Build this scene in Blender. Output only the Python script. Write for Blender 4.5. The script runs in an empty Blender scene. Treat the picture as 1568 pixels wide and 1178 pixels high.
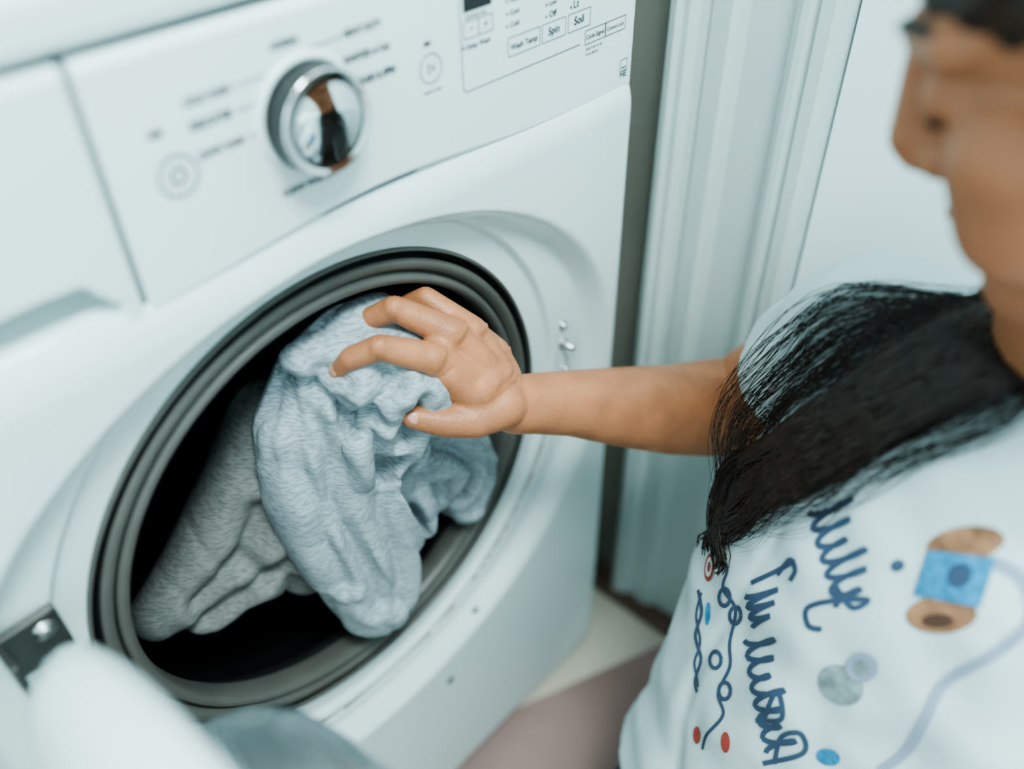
import bpy, bmesh, math, random
import numpy as np
from mathutils import Vector, Matrix, noise
from mathutils.bvhtree import BVHTree
random.seed(4); np.random.seed(4)
scn=bpy.context.scene
COL=bpy.context.collection
ZC=.60   # door centre height

# ------------------------------------------------------------ helpers
def empty(name,loc=(0,0,0)):
    e=bpy.data.objects.new(name,None); e.location=loc; COL.objects.link(e); e.empty_display_size=.05
    return e
def link(o,parent=None):
    COL.objects.link(o)
    if parent is not None: o.parent=parent
    return o
def obj(name,verts,faces,mat=None,parent=None,smooth=True,mats=None,fm=None):
    me=bpy.data.meshes.new(name)
    me.from_pydata([tuple(v) for v in verts],[],[tuple(f) for f in faces])
    for m in (mats or ([mat] if mat else [])): me.materials.append(m)
    if fm is not None: me.polygons.foreach_set("material_index",fm)
    me.polygons.foreach_set("use_smooth",[smooth]*len(me.polygons))
    me.update()
    return link(bpy.data.objects.new(name,me),parent)
def box(name,lo,hi,mat,parent=None,bevel=0.0,rot=None):
    bm=bmesh.new(); bmesh.ops.create_cube(bm,size=1)
    c=[(a+b)/2 for a,b in zip(lo,hi)]; s=[b-a for a,b in zip(lo,hi)]
    for v in bm.verts: v.co=Vector((v.co.x*s[0],v.co.y*s[1],v.co.z*s[2]))
    if bevel>0: bmesh.ops.bevel(bm,geom=bm.edges[:],offset=bevel,segments=3,affect='EDGES',profile=.6)
    if rot is not None: bmesh.ops.transform(bm,matrix=rot,verts=bm.verts)
    for v in bm.verts: v.co+=Vector(c)
    me=bpy.data.meshes.new(name); bm.to_mesh(me); bm.free(); me.materials.append(mat)
    return link(bpy.data.objects.new(name,me),parent)
def revolve(name,prof,center,axis,mat,parent=None,seg=128,mats=None,mi=None):
    ax=Vector(axis).normalized(); t=Vector((0,0,1)) if abs(ax.z)<.9 else Vector((1,0,0))
    e1=ax.cross(t).normalized(); e2=ax.cross(e1)
    V=[];F=[];M=[]
    for r,h in prof:
        for i in range(seg):
            a=2*math.pi*i/seg
            V.append(Vector(center)+ax*h+(e1*math.cos(a)+e2*math.sin(a))*r)
    for j in range(len(prof)-1):
        for i in range(seg):
            F.append((j*seg+i,j*seg+(i+1)%seg,(j+1)*seg+(i+1)%seg,(j+1)*seg+i)); M.append(mi[j] if mi else 0)
    return obj(name,V,F,mat,parent,True,mats,M if mi else None)
def N(m,t,**k):
    n=m.node_tree.nodes.new(t)
    for a,b in k.items(): setattr(n,a,b)
    return n
def mat(name,col,rough=.5,metal=0,spec=.5,noise_amt=0.0,nscale=8,bump=0,bscale=200,coat=0,sss=0,trans=0,ior=1.45,emit=None,es=0,stretch=(1,1,1),ndetail=4):
    m=bpy.data.materials.new(name); m.use_nodes=True
    b=m.node_tree.nodes["Principled BSDF"]; L=m.node_tree.links
    b.inputs["Base Color"].default_value=(*col,1); b.inputs["Roughness"].default_value=rough
    b.inputs["Metallic"].default_value=metal; b.inputs["Specular IOR Level"].default_value=spec
    b.inputs["IOR"].default_value=ior
    b.inputs["Coat Weight"].default_value=coat; b.inputs["Coat Roughness"].default_value=.05
    b.inputs["Transmission Weight"].default_value=trans
    if sss:
        b.inputs["Subsurface Weight"].default_value=sss
        b.inputs["Subsurface Radius"].default_value=(.01,.004,.002); b.inputs["Subsurface Scale"].default_value=.6
    if emit: b.inputs["Emission Color"].default_value=(*emit,1); b.inputs["Emission Strength"].default_value=es
    tc=N(m,"ShaderNodeTexCoord"); mp=N(m,"ShaderNodeMapping"); mp.inputs["Scale"].default_value=stretch
    L.new(tc.outputs["Object"],mp.inputs["Vector"])
    n=N(m,"ShaderNodeTexNoise"); n.inputs["Scale"].default_value=nscale; n.inputs["Detail"].default_value=ndetail
    L.new(mp.outputs[0],n.inputs["Vector"])
    cr=N(m,"ShaderNodeValToRGB"); e=cr.color_ramp.elements
    e[0].position=.3; e[1].position=.7
    e[0].color=(*[c*(1-noise_amt) for c in col],1); e[1].color=(*[min(1,c*(1+noise_amt)) for c in col],1)
    L.new(n.outputs["Fac"],cr.inputs[0]); L.new(cr.outputs[0],b.inputs["Base Color"])
    if bump:
        n2=N(m,"ShaderNodeTexNoise"); n2.inputs["Scale"].default_value=bscale
        L.new(mp.outputs[0],n2.inputs["Vector"])
        bp=N(m,"ShaderNodeBump"); bp.inputs["Strength"].default_value=bump; bp.inputs["Distance"].default_value=.001
        L.new(n2.outputs["Fac"],bp.inputs["Height"]); L.new(bp.outputs[0],b.inputs["Normal"])
    return m
def capsules(name,segs,voxel,mtl,parent,smooth_it=6,ell=(),loft=None,sm_fac=.5,cones=()):
    """union of tapered capsules / ellipsoids, voxel-remeshed to one continuous skin"""
    bm=bmesh.new()
    def sph(p,r,sc=(1,1,1),M=None):
        g=bmesh.ops.create_icosphere(bm,subdivisions=3,radius=1.0)
        X=(M or Matrix.Identity(4)).copy()
        T=Matrix.Translation(p)@X@Matrix.Diagonal((r*sc[0],r*sc[1],r*sc[2],1))
        bmesh.ops.transform(bm,matrix=T,verts=g["verts"])
    for k,(p,r,q,s) in enumerate(list(segs)+list(cones)):
        p=Vector(p);q=Vector(q)
        if k<len(segs): sph(p,r); sph(q,s)
        d=q-p
        if d.length<1e-5: continue
        T=Matrix.Translation((p+q)/2)@d.to_track_quat('Z','Y').to_matrix().to_4x4()
        g=bmesh.ops.create_cone(bm,cap_ends=True,segments=28,radius1=r,radius2=s,depth=d.length)
        bmesh.ops.transform(bm,matrix=T,verts=g["verts"])
    for p,rad,M in ell: sph(Vector(p),1.0,rad,M)
    if loft:
        rows=[[bm.verts.new(v) for v in ring] for ring in loft]
        n=len(rows[0])
        for a,b in zip(rows[:-1],rows[1:]):
            for i in range(n): bm.faces.new((a[i],a[(i+1)%n],b[(i+1)%n],b[i]))
        bm.faces.new(rows[0][::-1]); bm.faces.new(rows[-1])
        bmesh.ops.recalc_face_normals(bm,faces=bm.faces)
    me=bpy.data.meshes.new(name+"_src"); bm.to_mesh(me); bm.free()
    o=bpy.data.objects.new(name+"_src",me); COL.objects.link(o)
    rm=o.modifiers.new("r","REMESH"); rm.mode='VOXEL'; rm.voxel_size=voxel; rm.use_smooth_shade=True
    sm=o.modifiers.new("s","SMOOTH"); sm.iterations=smooth_it; sm.factor=sm_fac
    dg=bpy.context.evaluated_depsgraph_get()
    m2=bpy.data.meshes.new_from_object(o.evaluated_get(dg))
    bpy.data.objects.remove(o); m2.name=name
    m2.materials.clear(); m2.materials.append(mtl)
    m2.polygons.foreach_set("use_smooth",[True]*len(m2.polygons))
    return link(bpy.data.objects.new(name,m2),parent)
def displace(o,fn):
    me=o.data
    n=[v.normal.copy() for v in me.vertices]
    for v,nn in zip(me.vertices,n): v.co=v.co+fn(v.co,nn)
    me.update()
def chain(pts): return [(pts[i][0],pts[i][1],pts[i+1][0],pts[i+1][1]) for i in range(len(pts)-1)]
def mm(*a): return Vector([x/1000 for x in a])
def sst(a,b,x):
    t=np.clip((x-a)/(b-a),0,1); return t*t*(3-2*t)

# ------------------------------------------------------------ materials
M_white=mat("enamel_white",(.66,.78,.79),.14,spec=.5,noise_amt=.02,nscale=3,coat=.4)
M_panel=mat("panel_white",(.68,.79,.81),.28,noise_amt=.015,nscale=4)
M_seam_shade=mat("seam_shade",(.10,.13,.15),.7,noise_amt=.1)  # for dark pieces in the panel and lid gaps, shade given as colour
M_rub=mat("rubber_grey",(.090,.090,.081),.40,noise_amt=.12,nscale=20)
M_rubd=mat("rubber_dark",(.02,.022,.022),.4,noise_amt=.1)
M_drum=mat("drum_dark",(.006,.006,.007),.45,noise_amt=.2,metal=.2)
M_chrome=mat("chrome",(.80,.82,.83),.03,metal=1)
M_kside=mat("knob_side",(.03,.032,.032),.32,metal=0,spec=.3,noise_amt=.1)  # chrome side, its dark reflection put into the base colour
M_steel=mat("steel_brushed",(.45,.46,.46),.3,metal=1,noise_amt=.1,nscale=60)
M_hinge=mat("hinge_metal",(.10,.10,.095),.35,metal=.8,noise_amt=.2,nscale=40)
M_ink=mat("ink_grey",(.012,.02,.028),.6,noise_amt=.05)
M_inkl=mat("ink_light",(.17,.22,.25),.6,noise_amt=.05)
M_black=mat("display_black",(.01,.01,.012),.2,noise_amt=.1)
M_rust=mat("rust",(.22,.07,.022),.8,spec=.1,noise_amt=.4,nscale=90)
M_glass=mat("door_glass",(.42,.50,.52),.06,trans=.85,noise_amt=.03)
M_wall=mat("wall_paint",(.76,.87,.90),.55,noise_amt=.02,nscale=2,bump=.05,bscale=60)
M_trim=mat("trim_paint",(.50,.61,.60),.3,noise_amt=.03,nscale=3)
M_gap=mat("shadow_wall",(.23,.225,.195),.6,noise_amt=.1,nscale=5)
M_ceil=mat("ceiling_paint",(.85,.87,.87),.8,noise_amt=.02)
M_floor=mat("floor_vinyl",(.62,.57,.48),.3,noise_amt=.06,nscale=5)
M_mat=mat("mat_fabric",(.27,.18,.165),.75,noise_amt=.22,nscale=7,bump=.3,bscale=150)
M_brown=mat("brown_wood",(.12,.075,.055),.5,noise_amt=.2,nscale=12)
M_skin=mat("skin",(.42,.170,.083),.42,spec=.42,noise_amt=.18,nscale=36,bump=.5,bscale=500,sss=.05)
M_face=mat("face_skin",(.33,.130,.065),.45,spec=.4,noise_amt=.14,nscale=20,sss=.06)
M_nail=mat("nail",(.55,.28,.21),.25,noise_amt=.03)
M_lip=mat("lip",(.26,.085,.055),.4,noise_amt=.05)
M_hair=mat("hair",(.020,.013,.010),.42,spec=.35,noise_amt=.4,nscale=60)
M_tee=mat("tee_cotton",(.66,.79,.82),.85,spec=.2,noise_amt=.03,nscale=9,bump=.25,bscale=900)
M_pants=mat("legging_cloth",(.05,.06,.09),.8,noise_amt=.15)
M_eye=mat("eye_dark",(.02,.012,.01),.2,noise_amt=.1)
M_navy=mat("print_navy",(.05,.085,.15),.8,noise_amt=.1)
M_blue=mat("print_blue",(.03,.26,.48),.8,noise_amt=.35,nscale=160)
M_orange=mat("print_tan",(.34,.17,.095),.8,noise_amt=.4,nscale=90)
M_teal=mat("print_greyteal",(.24,.31,.32),.8,noise_amt=.35,nscale=110)
M_hose=mat("print_palegrey",(.31,.39,.50),.8,noise_amt=.05)
M_red=mat("print_red",(.42,.07,.05),.8,noise_amt=.1)
M_umber=mat("print_umber",(.10,.05,.035),.8,noise_amt=.2)

def heather(name,c0,c1):
    m=bpy.data.materials.new(name); m.use_nodes=True; L=m.node_tree.links
    b=m.node_tree.nodes["Principled BSDF"]; b.inputs["Roughness"].default_value=.95; b.inputs["Specular IOR Level"].default_value=.1
    b.inputs["Sheen Weight"].default_value=.05
    tc=N(m,"ShaderNodeTexCoord"); mp=N(m,"ShaderNodeMapping"); mp.inputs["Scale"].default_value=(110,110,560); mp.inputs["Rotation"].default_value=(0,.25,0)
    L.new(tc.outputs["Object"],mp.inputs[0])
    n=N(m,"ShaderNodeTexNoise"); n.inputs["Scale"].default_value=1.3; n.inputs["Detail"].default_value=3; L.new(mp.outputs[0],n.inputs[0])
    cr=N(m,"ShaderNodeValToRGB"); e=cr.color_ramp.elements; e[0].position=.36;e[1].position=.60
    e[0].color=(*c0,1); e[1].color=(*c1,1)
    L.new(n.outputs["Fac"],cr.inputs[0]); L.new(cr.outputs[0],b.inputs["Base Color"])
    n2=N(m,"ShaderNodeTexNoise"); n2.inputs["Scale"].default_value=1100; L.new(tc.outputs["Object"],n2.inputs[0])
    bp=N(m,"ShaderNodeBump"); bp.inputs["Strength"].default_value=.25; bp.inputs["Distance"].default_value=.0004
    L.new(n2.outputs["Fac"],bp.inputs["Height"]); L.new(bp.outputs[0],b.inputs["Normal"])
    return m
M_heather=heather("heather_fleece",(.215,.268,.300),(.375,.445,.480))
M_heather_shaded=heather("heather_fleece_shaded",(.135,.145,.142),(.215,.226,.220))  # darkened copy of the heather; shade inside the drum put into the colour

# ------------------------------------------------------------ room
ZF=.05
box("floor",(-1.8,-2.4,ZF-.05),(1.2,.95,ZF),M_floor)
box("ceiling",(-1.8,-2.4,2.45),(1.2,.95,2.5),M_ceil)
box("wall_back",(-1.8,.85,ZF),(1.2,.95,2.45),M_wall)
box("wall_front",(-1.8,-2.4,ZF),(1.2,-2.3,2.45),M_wall)
box("wall_left",(-1.8,-2.3,ZF),(-1.7,.85,2.45),M_wall)
box("wall_right",(.46,-2.3,ZF),(.56,.85,2.45),M_wall)
def extr(name,prof,z0,z1,m,parent=None):
    n=len(prof);V=[(x,y,z0) for x,y in prof]+[(x,y,z1) for x,y in prof]
    F=[(i,i+1,n+i+1,n+i) for i in range(n-1)]
    return obj(name,V,F,m,parent,False)
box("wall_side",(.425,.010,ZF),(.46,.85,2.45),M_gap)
extr("trim_1",[(.46,.012),(.408,.012),(.402,.008),(.400,.001),(.404,-.004),(.404,-.010),(.412,-.016),(.414,-.024),(.411,-.028),(.411,-.046),(.416,-.050),(.4205,-.058),(.4205,-.098),(.411,-.102),(.408,-.108),(.408,-.114),(.414,-.119),(.408,-.123),(.408,-.134),(.412,-.139),(.436,-.1395),(.46,-.1395)],ZF+.002,2.44,M_trim)
box("door_1",(.437,-1.02,ZF+.01),(.459,-.142,2.1),M_wall)
box("baseboard_right",(.398,-.138,ZF),(.424,.80,ZF+.022),M_brown)
mp=[(.392,-.10),(.165,-.006),(-.6,-.006),(-.6,-1.3),(.392,-1.3)]
V=[(x,y,ZF+.0005) for x,y in mp]+[(x,y,ZF+.006) for x,y in mp];n=5
obj("floor_mat",V,[tuple(range(n-1,-1,-1)),tuple(range(n,2*n))]+[(i,(i+1)%n,n+(i+1)%n,n+i) for i in range(n)],M_mat,None,False)

# ------------------------------------------------------------ washing machine
WM=empty("washing_machine",(0,.3,ZF))
def wparent(o): 
    o.parent=WM; o.matrix_parent_inverse=Matrix.Translation(-Vector((0,.3,ZF))); return o
HW=.321
def bodyY(x,z):
    dx=x; dz=z-ZC
    r=np.hypot(dx,dz)
    b=np.where(dz>0,.243,.285)
    q=np.hypot(dx/.308,dz/b)
    y=-.022+0*x
    y=y+.020*sst(1.0,.92,q)
    y=y+.006*sst(.243,.237,r)
    y=y+.0028*np.exp(-((r-.253)/.003)**2)*sst(.04,-.06,dz)
    ex=HW-np.abs(x); y=y+.018*(1-np.sqrt(np.clip(1-(1-np.clip(ex/.013,0,1))**2,0,1)))
    ez=.868-z; y=y+.018*(1-np.sqrt(np.clip(1-(1-np.clip(ez/.032,0,1))**2,0,1)))
    ez=z-.075; y=y+.016*(1-np.sqrt(np.clip(1-(1-np.clip(ez/.02,0,1))**2,0,1)))
    return y
NA=360;NR=150
V=[];F=[]
for j in range(NR):
    s=j/(NR-1)
    for i in range(NA):
        a=2*math.pi*i/NA; c,s_=math.cos(a),math.sin(a)
        tx=HW/abs(c) if abs(c)>1e-6 else 9; tz=((.868-ZC) if s_>0 else (ZC-.075))/abs(s_) if abs(s_)>1e-6 else 9
        R=min(tx,tz); rr=.2166+(R-.2166)*s
        V.append((c*rr,0,ZC+s_*rr))
V=np.array(V); V[:,1]=bodyY(V[:,0],V[:,2])
for j in range(NR-1):
    for i in range(NA):
        F.append((j*NA+i,j*NA+(i+1)%NA,(j+1)*NA+(i+1)%NA,(j+1)*NA+i))
FP=obj("front_panel",V,[f[::-1] for f in F],M_white); wparent(FP)
# rust that has collected along the lip: stained patches of the panel itself, in arcs of the groove
FP.data.materials.append(M_rust)
for p in FP.data.polygons:
    cx,cz=p.center.x,p.center.z-ZC; rr=math.hypot(cx,cz); an=math.degrees(math.atan2(cz,cx))
    on=(-62<an<-10) or (-122<an<-68)
    wv=noise.noise(Vector((an*.25,7,0)))
    if on and .2505-.0008*wv<rr<.2545+.0012*wv and wv>-.42: p.material_index=1
wparent(box("casing_right",(HW-.008,-.004,.075),(HW,.72,.99),M_white))
wparent(box("casing_left",(-HW,-.004,.075),(-HW+.008,.72,.99),M_white))
wparent(box("casing_back",(-.313,.70,.075),(.313,.72,.99),M_white))
wparent(box("casing_bottom",(-.313,.0,.075),(.313,.70,.085),M_white))
wparent(box("toe_kick",(-.313,.02,ZF),(.313,.70,.076),M_white,bevel=.004))
wparent(box("top_lid",(-HW-.002,-.016,.994),(HW+.002,.72,1.022),M_white,bevel=.009))
wparent(box("lid_gap_shade",(-.313,.0,.975),(.313,.5,.995),M_seam_shade))
prof=[(.2168,.003),(.2150,.000),(.2135,.003),(.2130,.016),(.2085,.017),(.2080,.004),(.2055,.0005),(.2000,.002),(.1985,.006),(.1960,.0065),(.1945,.003),(.1915,.0015),(.1880,.004),(.1868,.010),(.1875,.024),(.196,.040),(.215,.05),(.235,.058),(.25,.07)]
mi=[0,0,1,1,1,0,0,0,1,0,0,0,0,0,1,1,1,1]
wparent(revolve("door_gasket",prof,(0,0,ZC),(0,1,0),None,seg=200,mats=[M_rub,M_rubd],mi=mi))
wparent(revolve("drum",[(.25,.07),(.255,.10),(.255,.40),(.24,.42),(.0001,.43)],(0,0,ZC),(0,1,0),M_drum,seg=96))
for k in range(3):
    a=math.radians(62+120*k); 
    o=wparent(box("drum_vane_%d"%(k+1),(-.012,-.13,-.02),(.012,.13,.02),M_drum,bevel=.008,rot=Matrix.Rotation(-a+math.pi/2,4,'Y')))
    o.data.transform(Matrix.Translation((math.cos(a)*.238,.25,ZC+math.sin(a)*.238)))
def tube(name,pts,r,m,parent=None,cyc=False,res=3):
    cu=bpy.data.curves.new(name,"CURVE"); cu.dimensions='3D'; cu.bevel_depth=r; cu.bevel_resolution=res
    sp=cu.splines.new('POLY'); sp.points.add(len(pts)-1)
    for a,p in zip(sp.points,pts): a.co=(*p,1)
    sp.use_cyclic_u=cyc; cu.materials.append(m)
    return link(bpy.data.objects.new(name,cu),parent)
wparent(tube("drum_seam_wire",[(.10+.012*math.sin(t*1.5),.03+.05*t,.785-.04*t) for t in np.linspace(0,1,10)],.0009,M_steel))
def stud(name,x,z,r,h,m,y=None):
    yy=float(bodyY(np.array(x),np.array(z))) if y is None else y
    return wparent(revolve(name,[(r*1.7,.0005),(r*1.7,-.0012),(r,-.0016),(r,-h),(r*.7,-h-.001),(.0001,-h-.001)],(x,yy,z),(0,1,0),m,seg=24))
stud("latch_stud_1",.255,.638,.0028,.004,M_steel); stud("latch_stud_2",.257,.615,.0034,.013,M_steel); stud("latch_stud_3",.260,.582,.0026,.004,M_steel)
stud("screw_1",.110,.346,.0026,.002,M_hinge); stud("screw_2",.058,.285,.0026,.002,M_hinge)

def zb(x): return .8525+.0145*math.exp(-((x-.045)/.12)**2)
PY=-.0175
def fascia(name,x0,x1,m,handle=False):
    NX=int((x1-x0)/.0018);NZ=100;V=[];F=[]
    for i in range(NX+1):
        x=x0+(x1-x0)*i/NX
        for j in range(NZ+1):
            b=zb(x) if not handle else .8525-.10*max(0,(-.118-x))**1.0*.35
            z=b+(.990-b)*j/NZ
            e=min((z-b)/.004,(.990-z)/.006,1); e=max(e,0)
            y=PY+.008*(1-math.sqrt(max(0,1-(1-e)**2)))
            ex=min(abs(x-x0),abs(x1-x)); k=(.010 if (x1-x)<.02 and not handle else .0022)
            e=min(ex/k,1); y+=(.012 if k>.005 else .004)*(1-math.sqrt(max(0,1-(1-e)**2)))
            if handle:
                top=.888-.018*sst(-.146,-.126,np.array(x)); bot=.856
                hx=float(sst(-.125,-.130,np.array(x)))
                hz=float(sst(top+.0008,top-.0008,np.array(z)))*float(sst(bot-.002,bot+.029,np.array(z)))
                y+=.042*hx*hz
            V.append((x,y,z))
    for i in range(NX):
        for j in range(NZ):
            a=i*(NZ+1)+j; F.append((a,a+NZ+1,a+NZ+2,a+1))
    return wparent(obj(name,V,F,m))
fascia("control_panel",-.1125,HW-.001,M_panel); fascia("dispenser_drawer",-HW,-.1150,M_white,True)
wparent(box("drawer_gap_shade",(-.1155,-.0145,.853),(-.1120,.0,.990),M_seam_shade))
V=[];F=[]
for i in range(121):
    x=-.1125+(HW-.003+.1125)*i/120
    V+= [(x,-.0105,zb(x)+.0015),(x,-.0130,zb(x)-.0020)]
for i in range(120): F.append((2*i,2*i+1,2*i+3,2*i+2))
wparent(obj("panel_gap_shade",V,F,M_seam_shade))
TXT_V=[];TXT_F=[];TXT_M=[]
def flat(vs,fs,mi):
    b=len(TXT_V); TXT_V.extend(vs); TXT_F.extend([tuple(b+i for i in f) for f in fs]); TXT_M.extend([mi]*len(fs))
def fontmesh(body,size,offset=0.0):
    c=bpy.data.curves.new("t","FONT"); c.body=body; c.size=size; c.offset=offset; c.resolution_u=3
    o=bpy.data.objects.new("t",c); COL.objects.link(o); dg=bpy.context.evaluated_depsgraph_get()
    me=bpy.data.meshes.new_from_object(o.evaluated_get(dg)); 
    vs=[v.co.copy() for v in me.vertices]; fs=[tuple(p.vertices) for p in me.polygons]
    bpy.data.objects.remove(o); bpy.data.meshes.remove(me); return vs,fs
YT=PY-.0004
def text(body,x,z,w,mi=0,off=.00015,tall=1.0):
    vs,fs=fontmesh(body,.01,off)
    W=max(v.x for v in vs)-min(v.x for v in vs); k=w/W; x0=min(v.x for v in vs)
    flat([(x+(v.x-x0)*k,YT,z+v.y*k*tall) for v in vs],fs,mi)
def rect(x0,z0,x1,z1,mi=0): flat([(x0,YT,z0),(x1,YT,z0),(x1,YT,z1),(x0,YT,z1)],[(0,1,2,3)],mi)
def line(x0,z0,x1,z1,w=.0006,mi=0):
    d=Vector((x1-x0,z1-z0)).normalized()*w/2; flat([(x0+d.y,YT,z0-d.x),(x1+d.y,YT,z1-d.x),(x1-d.y,YT,z1+d.x),(x0-d.y,YT,z0+d.x)],[(0,1,2,3)],mi)
def frame(x0,z0,x1,z1,w=.0005,mi=0):
    line(x0,z0,x1,z0,w,mi);line(x1,z0,x1,z1,w,mi);line(x1,z1,x0,z1,w,mi);line(x0,z1,x0,z0,w,mi)
def ring(x,z,r,w=.0008,mi=0,n=40):
    vs=[];fs=[]
    for i in range(n):
        a=2*math.pi*i/n
        for q in (r-w/2,r+w/2): vs.append((x+q*math.cos(a),YT,z+q*math.sin(a)))
    for i in range(n): j=(i+1)%n; fs.append((2*i,2*j,2*j+1,2*i+1))
    flat(vs,fs,mi)
def dot(x,z,r,mi=0):
    flat([(x+r*math.cos(i*.6283),YT,z+r*math.sin(i*.6283)) for i in range(10)],[tuple(range(10))],mi)
BO=.0005; TL=1.25
text("COLD WASH",-.0655,.9560,.0270,0,BO,TL); text("DELICATES",-.0655,.9435,.0250,0,BO,TL); text("QUICK WASH",-.0645,.9280,.0280,0,BO,TL)
line(-.036,.958,-.017,.958,.0010,1); line(-.038,.9455,-.024,.9455,.0010,1); line(-.034,.930,-.024,.930,.0010,1)
text("NORMAL",-.011,.969,.0185,0,BO,TL); text("HEAVY DUTY",.036,.9635,.028,0,BO,TL); text("SANITIZE w/ Oxi",.034,.9495,.034,0,BO,TL); text("DRAIN & SPIN",.040,.9350,.031,0,BO,TL); text("CLEAN WASHER",-.021,.8890,.038,0,BO,1.1)
line(.014,.9645,.034,.9645,.0010,1)
ring(-.0775,.924,.0108,.0018,1); ring(-.0775,.924,.0042,.0024,1); rect(-.0870,.9465,-.0795,.9500,0)
ring(.099,.929,.0090,.0007,0); line(.0965,.926,.0965,.932);line(.0965,.932,.101,.929);line(.0965,.926,.101,.929);line(.102,.926,.102,.932)
rect(.0945,.9430,.1000,.9458,0); text("hold to start",.092,.9140,.015,0,.0002)
line(.1260,.908,.1260,.985);line(.1260,.908,.1285,.905);line(.1285,.905,.246,.905)
rect(.1290,.9545,.1545,.985,2)
frame(.1290,.9385,.1550,.9490);line(.1420,.9385,.1420,.9490);line(.1335,.9440,.1375,.9440);line(.1465,.9440,.1505,.9440);line(.1485,.942,.1485,.946)
text("Add/Delay Start",.1300,.9505,.020,0)
dot(.1275,.9335,.0011); text("Delay Wash",.1305,.9318,.022,0,.0002)
for i,t in enumerate(["Hot","Warm","Cool","Cold"]):
    z=.9590-.0078*i; dot(.1685,z+.0012,.0010); text(t,.1715,z,.0090,0,.0002)
frame(.1690,.9165,.2015,.9290); text("Wash Temp",.1715,.9205,.0275,0,.0002)
frame(.2040,.9165,.2290,.9290); text("Spin",.2105,.9205,.0120,0,.0002)
frame(.2320,.9165,.2570,.9290); text("Soil",.2385,.9205,.0110,0,.0002)
for i,t in enumerate(["High","Low","Off"]): 
    z=.9480-.0078*i; dot(.2080,z+.0012,.0010); text(t,.2110,z,.0080,0,.0002); dot(.2345,z+.0012,.0010); text(["Hvy","Med","Lt"][i],.2375,z,.0060,0,.0001)
frame(.2520,.9030,.2760,.9130);frame(.2765,.9030,.3010,.9130); text("Cycle Signal",.2535,.9065,.021,0); text("Control Lock",.2780,.9065,.021,0)
text("hold 3 sec to set",.2535,.8985,.019,0);text("or to cancel",.2535,.8945,.014,0)
frame(.2980,.8700,.3070,.8790); rect(.2995,.8720,.3055,.8730);text("HE",.2985,.8650,.0085,0)
wparent(obj("panel_legends",TXT_V,TXT_F,None,None,False,[M_ink,M_inkl,M_black],TXT_M))
# cycle knob
kc=(.0055,PY,.9295); K=.88
wparent(revolve("knob_collar",[(.0390*K,.001),(.0390*K,-.0015),(.0370*K,-.0028),(.035*K,-.0028),(.034*K,.0)],kc,(0,1,0),M_panel,seg=96))
wparent(revolve("cycle_knob",[(.0330*K,-.001),(.0330*K,-.004),(.0340*K,-.0160),(.0338*K,-.0180),(.0330*K,-.0190),(.0318*K,-.0190),(.0308*K,-.0180),(.024*K,-.0190),(.016*K,-.0201),(.008*K,-.0208),(.0001,-.0210)],kc,(0,1,0),None,seg=96,mats=[M_kside,M_chrome],mi=[0,0,0,1,1,1,1,1,1,1]))
wparent(box("hinge_bracket",(-.258,-.012,.663),(-.221,-.006,.703),M_hinge,bevel=.0025))
wparent(box("hinge_arm",(-.258,-.030,.664),(-.253,-.006,.696),M_hinge,bevel=.002))
stud("hinge_screw",-.232,.690,.004,.003,M_steel,y=-.012)
DC=(-.248,-.262,ZC+.003)
dprof=[(.0001,-.032),(.10,-.031),(.17,-.027),(.205,-.019),(.222,-.008),(.230,.004),(.231,.014),(.226,.023),(.215,.028),(.200,.030),(.180,.028),(.166,.024),(.163,.018)]
wparent(revolve("door_shell",dprof,DC,(1,0,0),M_white,seg=128))
bowl=[(.165,.022),(.162,.030),(.158,.045),(.150,.066),(.138,.082),(.115,.092),(.08,.097),(.0001,.10)]
wparent(revolve("door_glass_bowl",bowl,DC,(1,0,0),M_glass,seg=96))
wparent(revolve("door_inner_ring",[(.178,.029),(.174,.034),(.167,.034),(.163,.028)],DC,(1,0,0),M_rub,seg=96))

# ------------------------------------------------------------ laundry
segs=[]
A=[(mm(8,34,703),.036),(mm(-9,36,668),.041),(mm(-14,34,615),.043),(mm(-10,27,560),.043),(mm(-4,16,512),.039),(mm(0,5,463),.035)]
B=[(mm(40,30,704),.034),(mm(26,24,660),.036),(mm(20,18,600),.039),(mm(15,12,540),.038),(mm(12,4,480),.034),(mm(6,2,458),.033)]
C=[(mm(74,25,606),.040),(mm(98,20,586),.042),(mm(121,16,554),.038),(mm(130,13,518),.032),(mm(127,9,492),.027)]
C2=[(mm(68,22,550),.036),(mm(72,18,528),.028)]
T=[(mm(0,26,730),.022),(mm(30,20,741),.025),(mm(62,18,736),.025),(mm(92,6,704),.022)]
Kf=[(mm(76,-30,706),.018),(mm(58,-40,712),.018),(mm(36,-34,718),.018),(mm(14,-14,718),.020)]
Kg=[(mm(66,-16,724),.020),(mm(36,-8,733),.020),(mm(14,-2,728),.018)]
K2=[(mm(52,-36,698),.016),(mm(40,-20,664),.018),(mm(42,-2,622),.019)]
K3=[(mm(24,-26,704),.016),(mm(14,-14,672),.018),(mm(10,2,636),.020)]
W_=[(mm(84,18,690),.036),(mm(72,22,650),.042)]
for c in (A,B,C,C2,T,Kf,Kg,K2,K3,W_): segs+=chain(c)
sw=capsules("sweatshirt",segs,.0023,M_heather,None,6,ell=[(mm(55,45,640),(.06,.04,.08),None),(mm(0,55,580),(.05,.035,.09),None)])
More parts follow.
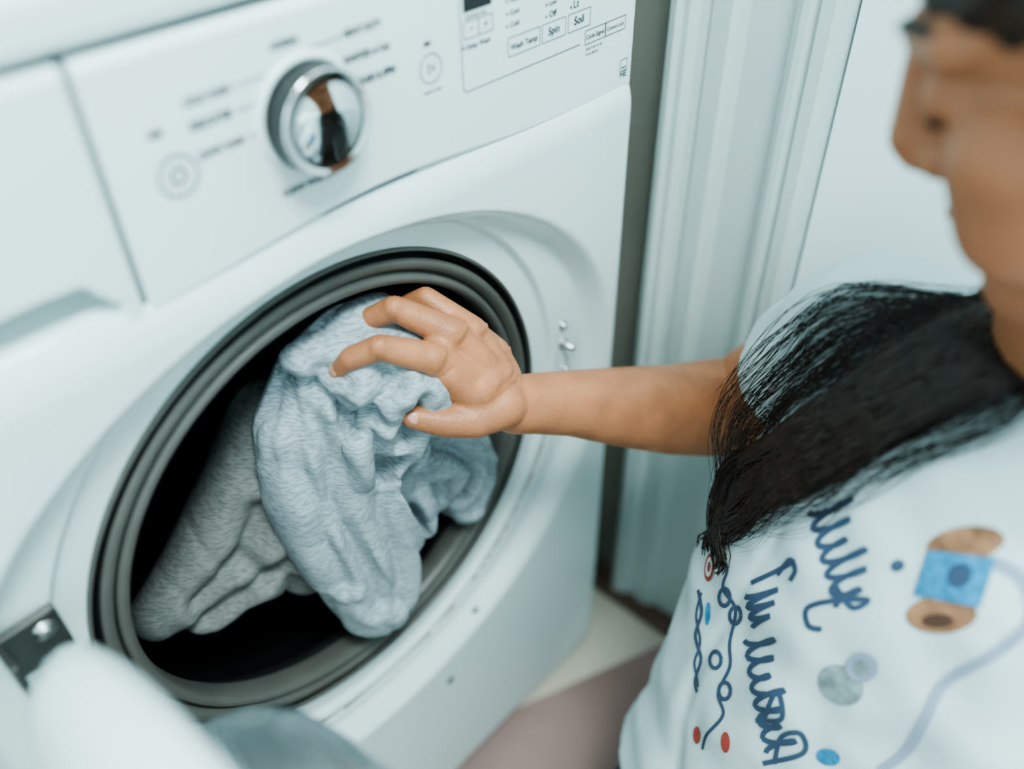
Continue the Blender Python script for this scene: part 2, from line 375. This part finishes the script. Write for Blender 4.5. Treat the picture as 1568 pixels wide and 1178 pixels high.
creases=[([(24,736),(6,716),(0,690),(13,655),(22,620)],.012,.0050),([(54,684),(50,648),(40,605),(50,565),(57,520)],.022,.0050),
 ([(-20,728),(-32,700),(-37,660),(-34,620),(-42,580),(-34,530)],.010,.007),([(-4,735),(-18,700),(-17,655),(-24,600),(-17,540),(-10,490)],.011,.0075),
 ([(26,640),(12,585),(14,540),(6,480)],.010,.009),([(66,628),(94,602),(116,566),(104,522)],.012,.0055),([(84,645),(126,604),(143,560)],.008,.006),([(132,565),(134,530),(120,500)],.009,.006),
 ([(34,712),(30,690),(26,668)],.009,.004),([(80,570),(86,538),(78,508)],.010,.0055),([(-12,722),(0,704),(10,694)],.007,.0045)]
creasesD=[([(-60,600),(-85,560),(-125,535)],.010,.008),([(-30,560),(-70,535),(-120,510)],.010,.008),([(-90,560),(-60,520),(-30,480)],.006,.008)]
def segd(x,z,pl):
    b=9e9
    for (x0,z0),(x1,z1) in zip(pl[:-1],pl[1:]):
        dx,dz=x1-x0,z1-z0; t=max(0,min(1,((x-x0)*dx+(z-z0)*dz)/(dx*dx+dz*dz)))
        b=min(b,math.hypot(x-x0-t*dx,z-z0-t*dz))
    return b
def mkfn(cre,k=1.0):
    def clothfn(c,n):
        if n.y>.35: return Vector((0,0,0))
        d=0
        x,z=c.x*1000,c.z*1000
        w=noise.noise_vector(c*12)*8; x+=w.x; z+=w.z
        for pl,dep,wd in cre:
            q=segd(x,z,pl)/1000
            if q<wd*4: d-=dep*math.exp(-(q/wd)**2); d+=dep*.30*math.exp(-((q-wd*2.1)/wd)**2)
        nz=noise.noise(Vector((c.x*26+c.z*7,c.y*14,c.z*4.5)))
        d-=.0026*k*math.exp(-(nz/.12)**2)
        d+=.0050*k*noise.noise(Vector((c.x*22+c.z*7,c.y*14+5,c.z*5)))
        return n*d
    return clothfn
displace(sw,mkfn(creases))
sm=sw.modifiers.new("s","SMOOTH"); sm.iterations=4; sm.factor=.5
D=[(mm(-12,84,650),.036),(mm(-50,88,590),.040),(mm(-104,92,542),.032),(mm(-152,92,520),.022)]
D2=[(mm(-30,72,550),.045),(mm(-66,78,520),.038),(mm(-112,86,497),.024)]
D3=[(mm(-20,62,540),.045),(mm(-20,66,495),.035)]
sw_shaded=capsules("sweatshirt_shaded",chain(D)+chain(D2)+chain(D3),.003,M_heather_shaded,None,8)  # same sweatshirt deeper in the drum, its shade painted as darker cloth
displace(sw_shaded,mkfn(creasesD,.6))
sm=sw_shaded.modifiers.new("s","SMOOTH"); sm.iterations=4; sm.factor=.5
dk=mat("dark_garment",(.035,.04,.045),.9,noise_amt=.3,nscale=30)
lg=capsules("dark_laundry",chain([(mm(-60,200,480),.06),(mm(40,205,470),.07),(mm(110,205,500),.06)])+chain([(mm(0,150,730),.028),(mm(45,145,745),.032),(mm(80,160,700),.035),(mm(60,190,560),.05)]),.006,dk,None,6)
displace(lg,lambda c,n:n*.008*noise.noise(c*18))

# ------------------------------------------------------------ woman
WO=empty("woman",(.17,-.38,ZF+.006))
def pw(o): o.parent=WO; o.matrix_parent_inverse=Matrix.Translation(-Vector((.17,-.38,ZF+.006))); return o
Wr=mm(113,-72,673)
seg=[]
seg+=chain([(mm(295,-258,735),.036),(mm(318,-222,668),.042),(mm(332,-180,606),.049),(mm(336,-160,574),.048)])
seg+=chain([(mm(336,-160,574),.048),(mm(306,-146,585),.0460),(mm(262,-128,601),.0410),(mm(205,-108,631),.0342),(mm(160,-91,655),.0275),(mm(128,-78,668),.0245),(Wr,.0235)])
idx=[(mm(57,-43,738),.0122),(mm(26,-25,757),.0096),(mm(11,-10,748),.0086),(mm(8,3,732),.0072)]
mid=[(mm(82,-38,744),.0124),(mm(56,-8,766),.0098),(mm(44,7,756),.0087),(mm(40,16,740),.0072)]
rng=[(mm(104,-37,733),.0118),(mm(90,-3,755),.0090),(mm(80,14,744),.0080),(mm(76,22,728),.0070)]
pky=[(mm(119,-47,710),.0107),(mm(116,-11,726),.0082),(mm(108,5,715),.0074),(mm(102,14,701),.0066)]
thb=[(mm(98,-74,684),.0185),(mm(72,-69,684),.0145),(mm(51,-56,688),.0118),(mm(35,-41,695),.0092)]
for f in (idx,mid,rng,pky,thb): seg+=chain(f)
for f in (idx,mid,rng,pky): seg.append((mm(106,-68,682),.0195,f[0][0]+mm(2,3,-3),f[0][1]+.0005))
seg+=[(idx[0][0]+mm(3,3,-4),.0126,mid[0][0]+mm(0,3,-3),.0126),(mid[0][0]+mm(0,3,-3),.0122,rng[0][0]+mm(0,3,-3),.0116),(rng[0][0]+mm(0,3,-3),.0114,pky[0][0]+mm(-2,3,0),.0105)]
seg+=[(mm(84,-60,702),.0180,mm(102,-60,702),.016),(mm(80,-60,697),.0160,mm(66,-50,722),.0126)]
for f,(a,b) in ((idx,(1,2)),(mid,(1,2)),(idx,(0,0)),(mid,(0,0)),(rng,(0,0)),(pky,(0,0))):
    p=f[a][0]+Vector((-.55,-.5,.65))*.0030; seg.append((p,f[a][1]*.90,p,f[a][1]*.90))
arm=pw(capsules("arm_right",seg,.0018,M_skin,None,6))
def handfn(c,n):
    d=0
    for f in (idx,mid,rng,pky):
        a=mm(112,-72,676);b=f[0][0];ab=b-a;t=max(0,min(1,(c-a).dot(ab)/ab.length_squared))
        q=(c-(a+ab*t)-n*((c-(a+ab*t)).dot(n))).length
        if .25<t<1: d+=.0012*math.exp(-(q/.0028)**2)
    for f in (idx,mid):
        p=f[1][0]; v=(f[2][0]-f[0][0]).normalized(); s=(c-p).dot(v)
        if (c-p).length<.016:
            for k in (-.003,0,.003): d-=.0006*math.exp(-((s-k)/.0008)**2)
    return n*d
displace(arm,handfn)
def nail(name,p,fwd,nrm,w,l):
    fwd=Vector(fwd).normalized(); nrm=Vector(nrm); nrm=(nrm-fwd*nrm.dot(fwd)).normalized(); s=fwd.cross(nrm)
    bm=bmesh.new(); bmesh.ops.create_uvsphere(bm,u_segments=20,v_segments=10,radius=1)
    Mx=Matrix((( fwd.x*l,s.x*w,nrm.x*.0018,p[0]),(fwd.y*l,s.y*w,nrm.y*.0018,p[1]),(fwd.z*l,s.z*w,nrm.z*.0018,p[2]),(0,0,0,1)))
    bmesh.ops.transform(bm,matrix=Mx,verts=bm.verts); me=bpy.data.meshes.new(name); bm.to_mesh(me); bm.free(); me.materials.append(M_nail)
    me.polygons.foreach_set("use_smooth",[True]*len(me.polygons)); return pw(link(bpy.data.objects.new(name,me)))
for nme,f in (("nail_index",idx),("nail_middle",mid),("nail_thumb",thb)):
    fw=(f[3][0]-f[2][0]).normalized(); nr=Vector((-.75,-.2,.6)) if nme!="nail_thumb" else Vector((-.3,-.8,.5))
    nr=(nr-fw*nr.dot(fw)).normalized(); nail(nme,f[3][0]+nr*f[3][1]*.82-fw*.001,fw,nr,.0048,.0060)

# head in its own frame (x forward, y left, z up)
Fh=Vector((-.15,.87,-.47)).normalized(); Lh=Vector((0,0,1)).cross(Fh).normalized(); Uh=Fh.cross(Lh)
HC=mm(157,-284,935)-Fh*.112+Uh*.022
HM=Matrix(((Fh.x,Lh.x,Uh.x,HC.x),(Fh.y,Lh.y,Uh.y,HC.y),(Fh.z,Lh.z,Uh.z,HC.z),(0,0,0,1)))
HR=HM.to_3x3().to_4x4()
def h(x,y,z): return HM@Vector((x,y,z))
hs=[]
hs+=[(h(.060,0,-.098),.020,h(.060,0,-.098),.020)]
for s in (1,-1):
    hs+=[(h(0,.050*s,-.055),.028,h(.060,.010*s,-.095),.023),(h(0,.050*s,-.055),.024,h(-.005,.055*s,0),.022),(h(.048,.040*s,-.022),.031,h(.054,.030*s,-.055),.030)]
    hs+=[(h(.078,.012*s,.031),.013,h(.062,.045*s,.030),.012),(h(.092,.008*s,-.026),.0085,h(.086,.015*s,-.028),.0085)]
    hs+=[(h(.070,.031*s,.007),.0145,h(.070,.031*s,.007),.0145)]
hs+=[(h(.084,0,.020),.0110,h(.098,0,-.016),.0130),(h(.098,0,-.016),.0135,h(.097,0,-.023),.0120)]
hs+=[(h(.078,-.014,-.058),.009,h(.082,0,-.057),.011),(h(.082,0,-.057),.011,h(.078,.014,-.058),.009),(h(.080,0,-.045),.012,h(.080,0,-.045),.012)]
hs+=[(h(-.02,0,-.04),.05,Vector((.238,-.392,.80)),.050),(Vector((.238,-.392,.80)),.053,Vector((.228,-.392,.76)),.07)]
ells=[(h(-.012,0,.038),(.094,.074,.086),HR),(h(.030,0,-.022),(.058,.060,.082),HR)]
head=pw(capsules("head_and_neck",hs,.0026,M_face,None,11,ell=ells))
for s,nm in ((1,"left"),(-1,"right")):
    pw(capsules("ear_"+nm,[(h(-.008,.073*s,.018),.009,h(-.020,.078*s,.012),.008),(h(-.020,.078*s,.012),.008,h(-.014,.075*s,-.018),.007),(h(-.004,.070*s,.0),.007,h(-.012,.073*s,-.015),.007)],.002,M_face,None,4))
    pw(tube("lashes_"+nm,[h(.0820-.006*abs(t),(.031+.014*t)*s,.001-.003*(1-t*t)) for t in np.linspace(-1,1,9)],.0028,M_eye))
    pw(tube("brow_"+nm,[h(.0845-.015*max(0,t)-.002*abs(t),(.029+.019*t)*s,.036+.004*(1-t*t)) for t in np.linspace(-1,1,9)],.0030,M_hair))
pw(tube("lips",[h(.0915-.010*abs(t)**1.6,.016*t,-.0575) for t in np.linspace(-1,1,11)],.0026,M_lip))

# T-shirt
Rt=Vector((.3,.954,0)); Ft=Vector((-.954,.3,0))
rings=[(.225,-.392,.822,.058,.052),(.226,-.394,.808,.078,.060),(.226,-.398,.792,.118,.070),(.226,-.400,.765,.150,.083),(.218,-.398,.725,.164,.095),(.209,-.394,.65,.170,.108),(.196,-.389,.55,.176,.115),(.181,-.384,.45,.184,.122),(.169,-.380,.36,.190,.128),(.161,-.377,.29,.196,.133)]
loft=[]
for cx,cy,z,hw,hd in rings:
    rg=[]
    for i in range(64):
        a=2*math.pi*i/64; c,s=math.cos(a),math.sin(a); e=.86
        u=math.copysign(abs(c)**e,c)*hw; v=math.copysign(abs(s)**e,s)*hd
        rg.append(Vector((cx,cy,z))+Rt*u+Ft*v)
    loft.append(rg)
s0=mm(268,-275,764); s1=mm(316,-224,662)
cones=[(s0,.056,s1,.066),(mm(165,-540,762),.055,mm(138,-600,650),.062)]
sh=[(mm(240,-330,770),.050,s0,.056),(s0,.056,s0.lerp(s1,.3),.058),(mm(185,-500,770),.05,mm(165,-545,760),.055)]
tee=pw(capsules("tee_shirt",sh,.0044,M_tee,None,7,loft=loft,cones=cones))
def teefn(c,n):
    l=c-Vector((.2,-.38,.5))
    s=max(0,min(1,(.78-c.z)/.3))
    nz=noise.noise(Vector((l.dot(Rt)*9,l.dot(Ft)*9,c.z*3)))
    d=.011*s*noise.noise(Vector((l.dot(Rt)*14,l.dot(Ft)*14,c.z*4.5)))+.006*noise.noise(c*24)-.004*s*math.exp(-(nz/.08)**2)
    return n*d
displace(tee,teefn)
la=chain([(mm(160,-550,760),.045),(mm(128,-622,560),.040),(mm(60,-560,450),.030),(mm(-10,-490,350),.022)])
for k,dx in enumerate((-.03,-.01,.01,.03)):
    la+=chain([(mm(-10,-490,350),.016),(mm(-10,-490,350)+Vector((-.05,dx*.9+.01,-.035)),.010),(mm(-10,-490,350)+Vector((-.085,dx+.012,-.075)),.0075)])
la+=chain([(mm(-10,-490,350),.016),(mm(-30,-455,335),.011),(mm(-55,-440,310),.009)])
pw(capsules("arm_left",la,.003,M_skin,None,6))
lg=chain([(Vector((.17,-.378,.34)),.115),(Vector((.165,-.376,.30)),.12)])
for hp,kn,an in ((Vector((.19,-.305,.27)),Vector((-.02,-.215,.118)),Vector((.33,-.32,.098))),(Vector((.145,-.455,.27)),Vector((-.075,-.405,.118)),Vector((.29,-.49,.098)))):
    lg+=chain([(hp,.088),(kn,.058)])+chain([(kn,.055),(kn.lerp(an,.4),.056),(an,.036)])
pw(capsules("leggings",lg,.006,M_pants,None,8))
ft=[]
for an in (Vector((.33,-.32,.098)),Vector((.29,-.49,.098))): ft+=chain([(an,.036),(an+Vector((.045,-.01,-.01)),.028),(an+Vector((.07,-.012,.0)),.020)])
pw(capsules("feet",ft,.004,M_skin,None,5))

# shirt print, laid on the cloth
me=tee.data; bv=BVHTree.FromPolygons([v.co for v in me.vertices],[tuple(p.vertices) for p in me.polygons])
PD=Vector((.713,.088,-.861)).normalized()
PA=Vector((.2087,-.3687,.1319))/1000; PB=Vector((-.1723,-.1658,-.438))/1000; PO=mm(200,-310,650)
def onshirt(u,v,off=.0009):
    p=PO+PA*(u-1290)+PB*(v-790)
    hit=bv.ray_cast(p-PD*.6,PD)
    return (hit[0]+hit[1]*off) if hit[0] is not None else None
DV=[];DF=[];DM=[]
def dec(vs2,fs,mi,off=.0009):
    P=[onshirt(a,b,off) for a,b in vs2]; base=len(DV); ok=[p is not None for p in P]
    DV.extend([p if p is not None else Vector((0,0,0)) for p in P])
    for f in fs:
        if all(ok[i] for i in f):
            if max((DV[base+f[0]]-DV[base+i]).length for i in f)<.03: DF.append(tuple(base+i for i in f)); DM.append(mi)
def ribbon(pts,w,mi,off=.0009):
    P=[]; 
    for (x0,y0),(x1,y1) in zip(pts[:-1],pts[1:]):
        k=max(1,int(math.hypot(x1-x0,y1-y0)/6))
        for i in range(k): P.append((x0+(x1-x0)*i/k,y0+(y1-y0)*i/k))
    P.append(pts[-1]); vs=[]
    m_=max(1,int(w/10))
    for i,(x,y) in enumerate(P):
        a=P[max(0,i-1)];b=P[min(len(P)-1,i+1)];d=math.hypot(b[0]-a[0],b[1]-a[1]) or 1
        nx,ny=-(b[1]-a[1])/d*w/2,(b[0]-a[0])/d*w/2
        for q in range(m_+1): s=-1+2*q/m_; vs.append((x+nx*s,y+ny*s))
    fs=[]
    for i in range(len(P)-1):
        for q in range(m_): a=i*(m_+1)+q; fs.append((a,a+1,a+m_+2,a+m_+1))
    dec(vs,fs,mi,off)
def blob(x,y,rx,ry,mi,rot=0,off=.0009):
    vs=[(x,y)];n=20;K=4;fs=[]
    for k in range(1,K+1):
        for i in range(n):
            a=2*math.pi*i/n;px,py=rx*k/K*math.cos(a),ry*k/K*math.sin(a);c,s=math.cos(rot),math.sin(rot); vs.append((x+px*c-py*s,y+px*s+py*c))
    for i in range(n): fs.append((0,1+i,1+(i+1)%n))
    for k in range(K-1):
        for i in range(n): a=1+k*n; fs.append((a+i,a+n+i,a+n+(i+1)%n,a+(i+1)%n))
    dec(vs,fs,mi,off)
def bez(pts,n=12):
    P=[pts[0]]+list(pts)+[pts[-1]];o=[]
    for i in range(1,len(P)-2):
        for k in range(n):
            t=k/n;p0,p1,p2,p3=P[i-1:i+3]
            o.append(tuple(.5*(2*p1[j]+(p2[j]-p0[j])*t+(2*p0[j]-5*p1[j]+4*p2[j]-p3[j])*t*t+(-p0[j]+3*p1[j]-3*p2[j]+p3[j])*t**3) for j in (0,1)))
    o.append(pts[-1]);return o
def script_line(x0,y0,x1,y1,amp,humps,w,mi=0,loop=.25):
    d=math.hypot(x1-x0,y1-y0);ex,ey=(x1-x0)/d,(y1-y0)/d; nx,ny=ey,-ex;pts=[]
    n=humps*16
    for i in range(n+1):
        t=i/n;ph=t*humps*2*math.pi
        a=t*d+math.sin(ph)*d/humps*loop; b=(1-math.cos(ph))/2*amp*(1+.25*math.sin(i*.9/7))
        pts.append((x0+ex*a+nx*b,y0+ey*a+ny*b))
    ribbon(pts,w,mi)
script_line(1250,800,1298,935,50,6,9)
ribbon(bez([(1295,905),(1320,935),(1340,925),(1295,925),(1257,935),(1260,960),(1280,965)]),8,0)
blob(1374,882,9,8,0)
script_line(1150,915,1165,965,48,3,9,0,.15); ribbon([(1160,895),(1235,867)],8,0); ribbon(bez([(1205,885),(1225,865),(1235,880),(1227,895)]),8,0)
script_line(1150,985,1200,1160,46,7,9); ribbon(bez([(1190,1120),(1215,1060),(1225,1100),(1180,1110)]),8,0); ribbon(bez([(1195,1178),(1260,1150),(1255,1120),(1225,1130),(1215,1175)]),8,0)
ribbon(bez([(1100,800),(1095,840),(1112,870),(1105,900),(1130,935),(1122,990),(1125,1030),(1105,1075),(1118,1110),(1085,1150),(1075,1178)]),6,0)
for x,y in ((1108,915),(1130,945),(1095,1020),(1118,1070)): ribbon([(x+12*math.cos(a),y+14*math.sin(a)) for a in np.linspace(0,6.283,16)],7,0)
ribbon(bez([(1048,900),(1058,940),(1048,980),(1062,1020),(1050,1060),(1058,1080)]),7,0)
ribbon(bez([(1056,905),(1046,945),(1060,990),(1048,1030),(1060,1070)]),5,0)
blob(1070,862,12,25,5); blob(1070,862,8,17,6,off=.0013); blob(1071,862,4,9,5,off=.0016); blob(1072,942,6,20,1)
blob(1448,860,42,21,2,-.05,.0010); blob(1428,945,40,23,2,0,.0010); ribbon([(1445,872),(1433,928)],76,1,.0014); blob(1426,952,18,9,7,0,.0014); blob(1446,898,13,15,0,0,.0018)
ribbon(bez([(1470,880),(1508,902),(1522,950),(1490,990),(1440,1030),(1420,1080),(1402,1125),(1370,1160)]),14,4)
blob(1310,1042,34,27,3,.5); blob(1338,1015,22,20,4,0,.0014); blob(1338,1015,11,11,3,0,.0018); blob(1298,1150,18,13,1); blob(1125,1155,9,18,5); blob(1062,1155,9,16,5)
pw(obj("shirt_print",DV,DF,None,None,False,[M_navy,M_blue,M_orange,M_teal,M_hose,M_red,M_tee,M_umber],DM))

# hair
cap=[(h(-.012,0,.058),(.096,.083,.080),HR),(h(-.040,0,.040),(.088,.085,.086),HR),(h(-.060,0,.0),(.062,.078,.09),HR)]
hcs=[]
for s in (1,-1): hcs+=[(h(.060,.030*s,.088),.018,h(.03,.070*s,.055),.017),(h(.03,.070*s,.055),.017,h(-.01,.080*s,.02),.018),(h(-.01,.080*s,.02),.018,h(-.045,.080*s,-.03),.022),(h(-.045,.080*s,-.03),.022,h(-.06,.055*s,-.09),.026)]
cp=pw(capsules("hair_cap",hcs,.003,M_hair,None,6,ell=cap))
displace(cp,lambda c,n:n*.003*noise.noise(Vector((c.x*30,c.y*90,c.z*30))))
U=[h(-.03,-.076,.0),h(-.02,-.078,-.07),mm(236,-318,850),mm(222,-278,795),mm(212,-228,705),mm(194,-215,655),mm(180,-230,590),mm(176,-236,560)]
Lo=[h(-.05,-.05,-.05),mm(250,-400,850),mm(247,-392,800),mm(216,-355,752),mm(186,-308,698),mm(174,-274,652),mm(168,-248,600),mm(166,-240,565)]
def cr3(P,n=6):
    Q=[P[0]]+list(P)+[P[-1]];o=[]
    for i in range(1,len(Q)-2):
        a,b,c,d=Q[i-1:i+3]
        for k in range(n):
            t=k/n;o.append(.5*(2*b+(c-a)*t+(2*a-5*b+4*c-d)*t*t+(-a+3*b-3*c+d)*t**3))
    o.append(P[-1]);return o
cu=bpy.data.curves.new("hair_locks","CURVE");cu.dimensions='3D';cu.bevel_depth=.0013;cu.bevel_resolution=1;cu.materials.append(M_hair)
NL=12
lock=[(random.uniform(0,6.28),random.uniform(.7,1.3),random.uniform(.005,.012),random.uniform(.76,1.0)) for _ in range(NL+1)]
for k in range(1450):
    wisp=k>1150
    t=.40+.60*random.betavariate(1.0,1.0) if not wisp else random.choice([random.uniform(.0,.5),random.uniform(-.3,.4),random.uniform(.85,1.30)])
    li=max(0,min(NL,round(t*NL))); lp,lf,la_,ll=lock[li]
    ln=min(1,ll*random.uniform(.86,1.08)) if not wisp else random.uniform(.6,1.0); ph=random.uniform(0,6.28); am=random.uniform(.0005,.002)*(3.5 if wisp else 1)
    clump=li/NL
    P=[]
    for i in range(len(U)):
        tt=t+(clump-t)*min(.80,max(0,(i-2)/5))*(0 if wisp else 1)
        if not wisp and i>4: tt-=.30*(i-4)/3   # locks fan out again towards the tips
        q=U[i].lerp(Lo[i],tt)
        if wisp and i<3: q=U[i].lerp(Lo[i],max(.35,min(1,t)))
        q=q+Vector((random.gauss(0,.0012),random.gauss(0,.0012),random.gauss(0,.0012)))*(1+i*.3)+Vector((0,0,random.uniform(0,.006))) 
        P.append(q)
    P=cr3(P,5); n_=len(P); P=P[:max(8,int(len(P)*ln))]
    sp=cu.splines.new('POLY');sp.points.add(len(P)-1)
    for i,p in enumerate(P):
        g=max(0,(i-8)/n_)
        p=p+Vector((math.sin(i*.55+ph),math.cos(i*.5+ph),0))*am+(U[4]-Lo[4]).normalized()*math.sin(i*.42*lf+lp)*la_*g*2.0
        if i>6:
            st=p-PD*.5; hh=bv.ray_cast(st,PD)
            if hh[0] is not None and hh[3]<.5+.004: p=st+PD*(hh[3]-.003-.012*random.random())
        sp.points[i].co=(*p,1); sp.points[i].radius=(1.0 if not wisp else .24)*(1-.75*(i/len(P))**3)
pw(link(bpy.data.objects.new("hair_locks",cu)))

# ------------------------------------------------------------ lights
def area(name,loc,tgt,sx,sy,e,col):
    l=bpy.data.lights.new(name,"AREA");l.shape='RECTANGLE';l.size=sx;l.size_y=sy;l.energy=e;l.color=col
    o=bpy.data.objects.new(name,l);o.location=loc;o.rotation_euler=(Vector(tgt)-Vector(loc)).to_track_quat('-Z','Y').to_euler();COL.objects.link(o);return o
area("ceiling_light",(-.25,-.85,2.40),(-.15,-.6,0),.5,.5,56,(.82,1.0,.99))
area("window_light",(-1.6,-1.0,1.5),(.2,-.1,.6),.9,1.1,10,(.70,.92,1.0))
for i,(x,y) in enumerate([(.1,-.75),(-.75,-.55)]):
    l=bpy.data.lights.new("downlight","POINT");l.energy=6;l.shadow_soft_size=.03;l.color=(1,.97,.90);o=bpy.data.objects.new("downlight",l);o.location=(x,y,2.2);COL.objects.link(o)
w=bpy.data.worlds.new("World");scn.world=w;w.use_nodes=True
w.node_tree.nodes["Background"].inputs[0].default_value=(.75,.88,.95,1);w.node_tree.nodes["Background"].inputs[1].default_value=.5
try: scn.view_settings.look='AgX - Medium High Contrast'
except Exception: pass

# ------------------------------------------------------------ camera
yaw,pit,rol=.8181,.7057,-.0168
f=Vector((math.sin(yaw)*math.cos(pit),math.cos(yaw)*math.cos(pit),-math.sin(pit)))
r=Vector((math.cos(yaw),-math.sin(yaw),0));u=r.cross(f)
r2=r*math.cos(rol)+u*math.sin(rol);u2=-r*math.sin(rol)+u*math.cos(rol)
cd=bpy.data.cameras.new("camera");cam=bpy.data.objects.new("camera",cd);COL.objects.link(cam)
cam.matrix_world=Matrix(((r2.x,u2.x,-f.x,-.2588),(r2.y,u2.y,-f.y,-.417),(r2.z,u2.z,-f.z,1.1263),(0,0,0,1)))
cd.sensor_width=36;cd.lens=1351.7/1600*36;cd.clip_start=.02
cd.dof.use_dof=True;cd.dof.focus_distance=.650;cd.dof.aperture_fstop=1.7
scn.camera=cam
